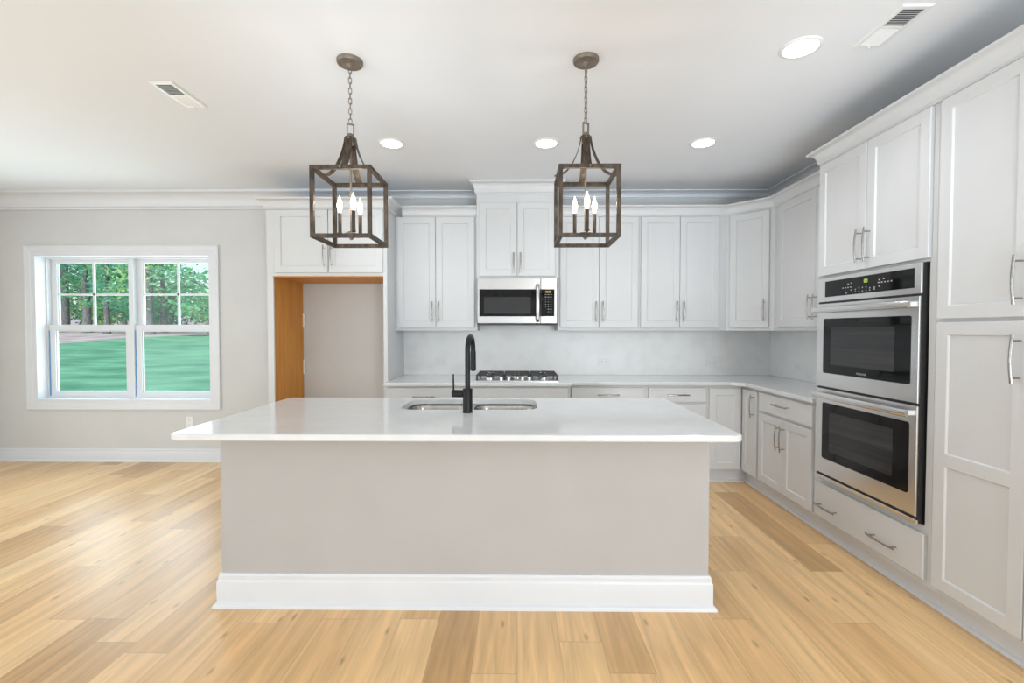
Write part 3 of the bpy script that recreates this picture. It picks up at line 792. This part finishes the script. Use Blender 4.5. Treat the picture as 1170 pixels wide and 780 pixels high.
def pendant(label, x, y, angles):
    t = thing('pendant_lantern', label, 'pendant light', (x, y, HC), 0, 'square lantern pendants over the island')
    MB().lathe([(.066, -.0002), (.066, -.014), (.062, -.020), (.020, -.023), (.010, -.034), (.006, -.040), (0, -.040)], n=32).build('canopy', 'bronze_cap', t, smooth=35)
    z = -.050; k = 0
    while z > -.325:
        link('chain_link', LM, t, None, (0, 0, z), (0, 0, PI / 2 * (k % 2) + .5)); z -= .0265; k += 1
    # rectangular loop
    w_, h_ = .016, .032; zc = -.358
    lp = MB()
    lp.box(-w_ - .003, -w_ + .003, -.004, .004, zc - h_, zc + h_).box(w_ - .003, w_ + .003, -.004, .004, zc - h_, zc + h_)
    lp.box(-w_, w_, -.004, .004, zc + h_ - .006, zc + h_).box(-w_, w_, -.004, .004, zc - h_, zc - h_ + .006)
    lp.build('hanging_loop', 'bronze_cap', t, rot=(0, 0, .5))
    zh = -.395
    MB().lathe([(.010, .018), (.018, .012), (.021, -.002), (.021, -.036), (.014, -.042), (0, -.042)], (0, 0, zh)).build('hub', 'bronze_cap', t, smooth=40)
    zt, zb, hs, bw = -.590, -.946, .1525, .0195
    for a in range(4):
        pts = []
        for q_ in range(13):
            u = q_ / 12; r_ = .022 + (hs - .012 - .022) * (u ** 1.3); zz = zh - .004 - (zh - .004 - (zt - .004)) * (1 - (1 - u) ** 1.9) if u < 1 else zt - .004
            pts.append((r_, zz))
        th = .004; wd = .0175
        lo = [[(r_ , -wd, zz), (r_ , wd, zz), (r_ + th, wd, zz + .001), (r_ + th, -wd, zz + .001)] for r_, zz in pts]
        s_ = MB().loft(lo, True, True).build('strap', 'weathered_bronze', t, rot=(0, 0, a * PI / 2), smooth=40)
        MB().cyl((.023, 0, zh - .012), (.030, 0, zh - .012), .007, .005, 12).cyl((hs, 0, zt - .0097), (hs + .010, 0, zt - .0097), .006, .004, 12).build('screw', 'bronze_cap', s_, smooth=40)
    cg = MB(); i_ = hs - bw
    for sx in (-1, 1):
        for sy in (-1, 1):
            x0, x1 = sorted((sx * hs, sx * i_)); y0, y1 = sorted((sy * hs, sy * i_)); cg.box(x0, x1, y0, y1, zb, zt)
    for za, zc_ in ((zb, zb + bw), (zt - bw, zt)):
        for s2 in (-1, 1):
            a0, a1 = sorted((s2 * hs, s2 * i_)); cg.box(-i_, i_, a0, a1, za, zc_).box(a0, a1, -i_, i_, za, zc_)
    cg.build('cage_frame', 'weathered_bronze', t, bevel=.001)
    MB().cyl((0, 0, zh - .03), (0, 0, zb + .020), .0055, n=12).build('stem', 'bronze_cap', t, smooth=40)
    MB().lathe([(.0, .050), (.012, .048), (.034, .036), (.036, .030), (.012, .022), (.012, .012), (.006, .004), (0, .002)], (0, 0, zb + .012)).build('hub_plate', 'bronze_cap', t, smooth=35)
    for a in angles:
        cx, cy = .060 * math.cos(a), .060 * math.sin(a); z0 = zb + .045
        MB().tube([(.02 * math.cos(a), .02 * math.sin(a), zb + .044), (.045 * math.cos(a), .045 * math.sin(a), zb + .036), (cx, cy, z0)], .0045, 8).build('candle_arm', 'bronze_cap', t, smooth=40)
        cs = MB().lathe([(.004, 0), (.013, .004), (.013, .008), (.0095, .010), (.0095, .112), (0, .112)], (cx, cy, z0), 16).build('candle_sleeve', 'weathered_bronze', t, smooth=40)
        bp = [(.007, .112), (.008, .122), (.0125, .138), (.0145, .150), (.013, .163), (.0085, .178), (.004, .190), (.0012, .202), (0, .204)]
        MB().lathe(bp, (cx, cy, z0), 16).build('bulb', 'bulb_glow', cs, smooth=60)
        light('bulb_light', 'POINT', (cx, cy, z0 + .158), (0, 0, 0), 2.0, (1, .93, .84), parent=t, shadow_soft_size=.02)
pendant('square bronze lantern pendant hanging over the left half of the island', -.874, 2.46, (PI, PI / 3, -PI / 3))
pendant('square bronze lantern pendant hanging over the right half of the island', .356, 2.46, (-PI / 2, PI / 6, 5 * PI / 6))

# ------------------------------------------------------------ ceiling fittings
def downlight(label, x, y, e=22):
    t = thing('recessed_light', label, 'recessed light', (x, y, HC), 0, 'round recessed ceiling lights')
    MB().lathe([(.078, -.0005), (.096, -.0005), (.096, -.003), (.090, -.007), (.080, -.008), (.078, -.006), (.078, -.0005)], n=40).build('trim_ring', 'plastic_white', t, smooth=40)
    MB().lathe([(.0775, -.001), (.0775, -.0055), (.0, -.0065)], n=40).build('lens', 'downlight_glow', t, smooth=60)
    light('downlight', 'SPOT', (0, 0, -.02), (0, 0, 0), e, (.93, .97, 1.0), parent=t, spot_size=math.radians(140), spot_blend=.8, shadow_soft_size=.08)
downlight('round recessed ceiling light just right of the left pendant chain', -.946, 3.535)
downlight('round recessed ceiling light just left of the right pendant', .217, 3.545)
downlight('round recessed ceiling light in front of the right-hand upper cabinets', 1.394, 3.55)
downlight('large-looking round recessed ceiling light nearest the camera, beside the ceiling vent', 1.409, 2.371)


def vent(label, x0, x1, y0, y1):
    t = thing('ceiling_vent', label, 'vent', (x0, y0, HC), 0)
    w_, l_ = x1 - x0, y1 - y0; b0 = .024
    f = MB(); o = lambda i, z: [(i, i, z), (w_ - i, i, z), (w_ - i, l_ - i, z), (i, l_ - i, z)]
    f.loft([o(0, -.0005), o(0, -.002), o(.010, -.008), o(b0, -.008), o(b0, -.0005)]); f.build('frame', 'plastic_white', t)
    MB().box(b0, w_ - b0, b0, l_ - b0, -.0012, -.0004).build('duct_backing', 'vent_dark', t)
    mid = l_ / 2
    MB().box(b0, w_ - b0, mid - .006, mid + .006, -.008, -.0015).build('crossbar', 'plastic_white', t)
    n = 9
    for half, (ya, yb) in enumerate(((b0, mid - .006), (mid + .006, l_ - b0))):
        for k in range(n):
            yc = ya + (yb - ya) * (k + .5) / n; h_ = (yb - ya) / n
            s_ = 1 if half == 0 else -1
            MB().add([(b0, yc - .1 * h_ - s_ * .32 * h_, -.0082), (w_ - b0, yc - .1 * h_ - s_ * .32 * h_, -.0082), (w_ - b0, yc - .1 * h_ + s_ * .32 * h_, -.0016), (b0, yc - .1 * h_ + s_ * .32 * h_, -.0016),
                      (b0, yc + .08 * h_ - s_ * .32 * h_, -.0086), (w_ - b0, yc + .08 * h_ - s_ * .32 * h_, -.0086), (w_ - b0, yc + .08 * h_ + s_ * .32 * h_, -.0020), (b0, yc + .08 * h_ + s_ * .32 * h_, -.0020)],
                     [(0, 1, 2, 3), (4, 7, 6, 5), (0, 4, 5, 1), (1, 5, 6, 2), (2, 6, 7, 3), (3, 7, 4, 0)]).build('slat', 'plastic_white', t)
    MB().box(w_ / 2 - .003, w_ / 2 + .003, l_ - .022, l_ - .014, -.020, -.008).build('damper_lever', 'plastic_white', t)
vent('white ceiling vent with slats at upper right, beside the recessed light', 1.658, 1.802, 2.06, 2.37)
vent('white ceiling vent with slats on the left, above the dining area', -2.090, -1.948, 2.645, 2.955)
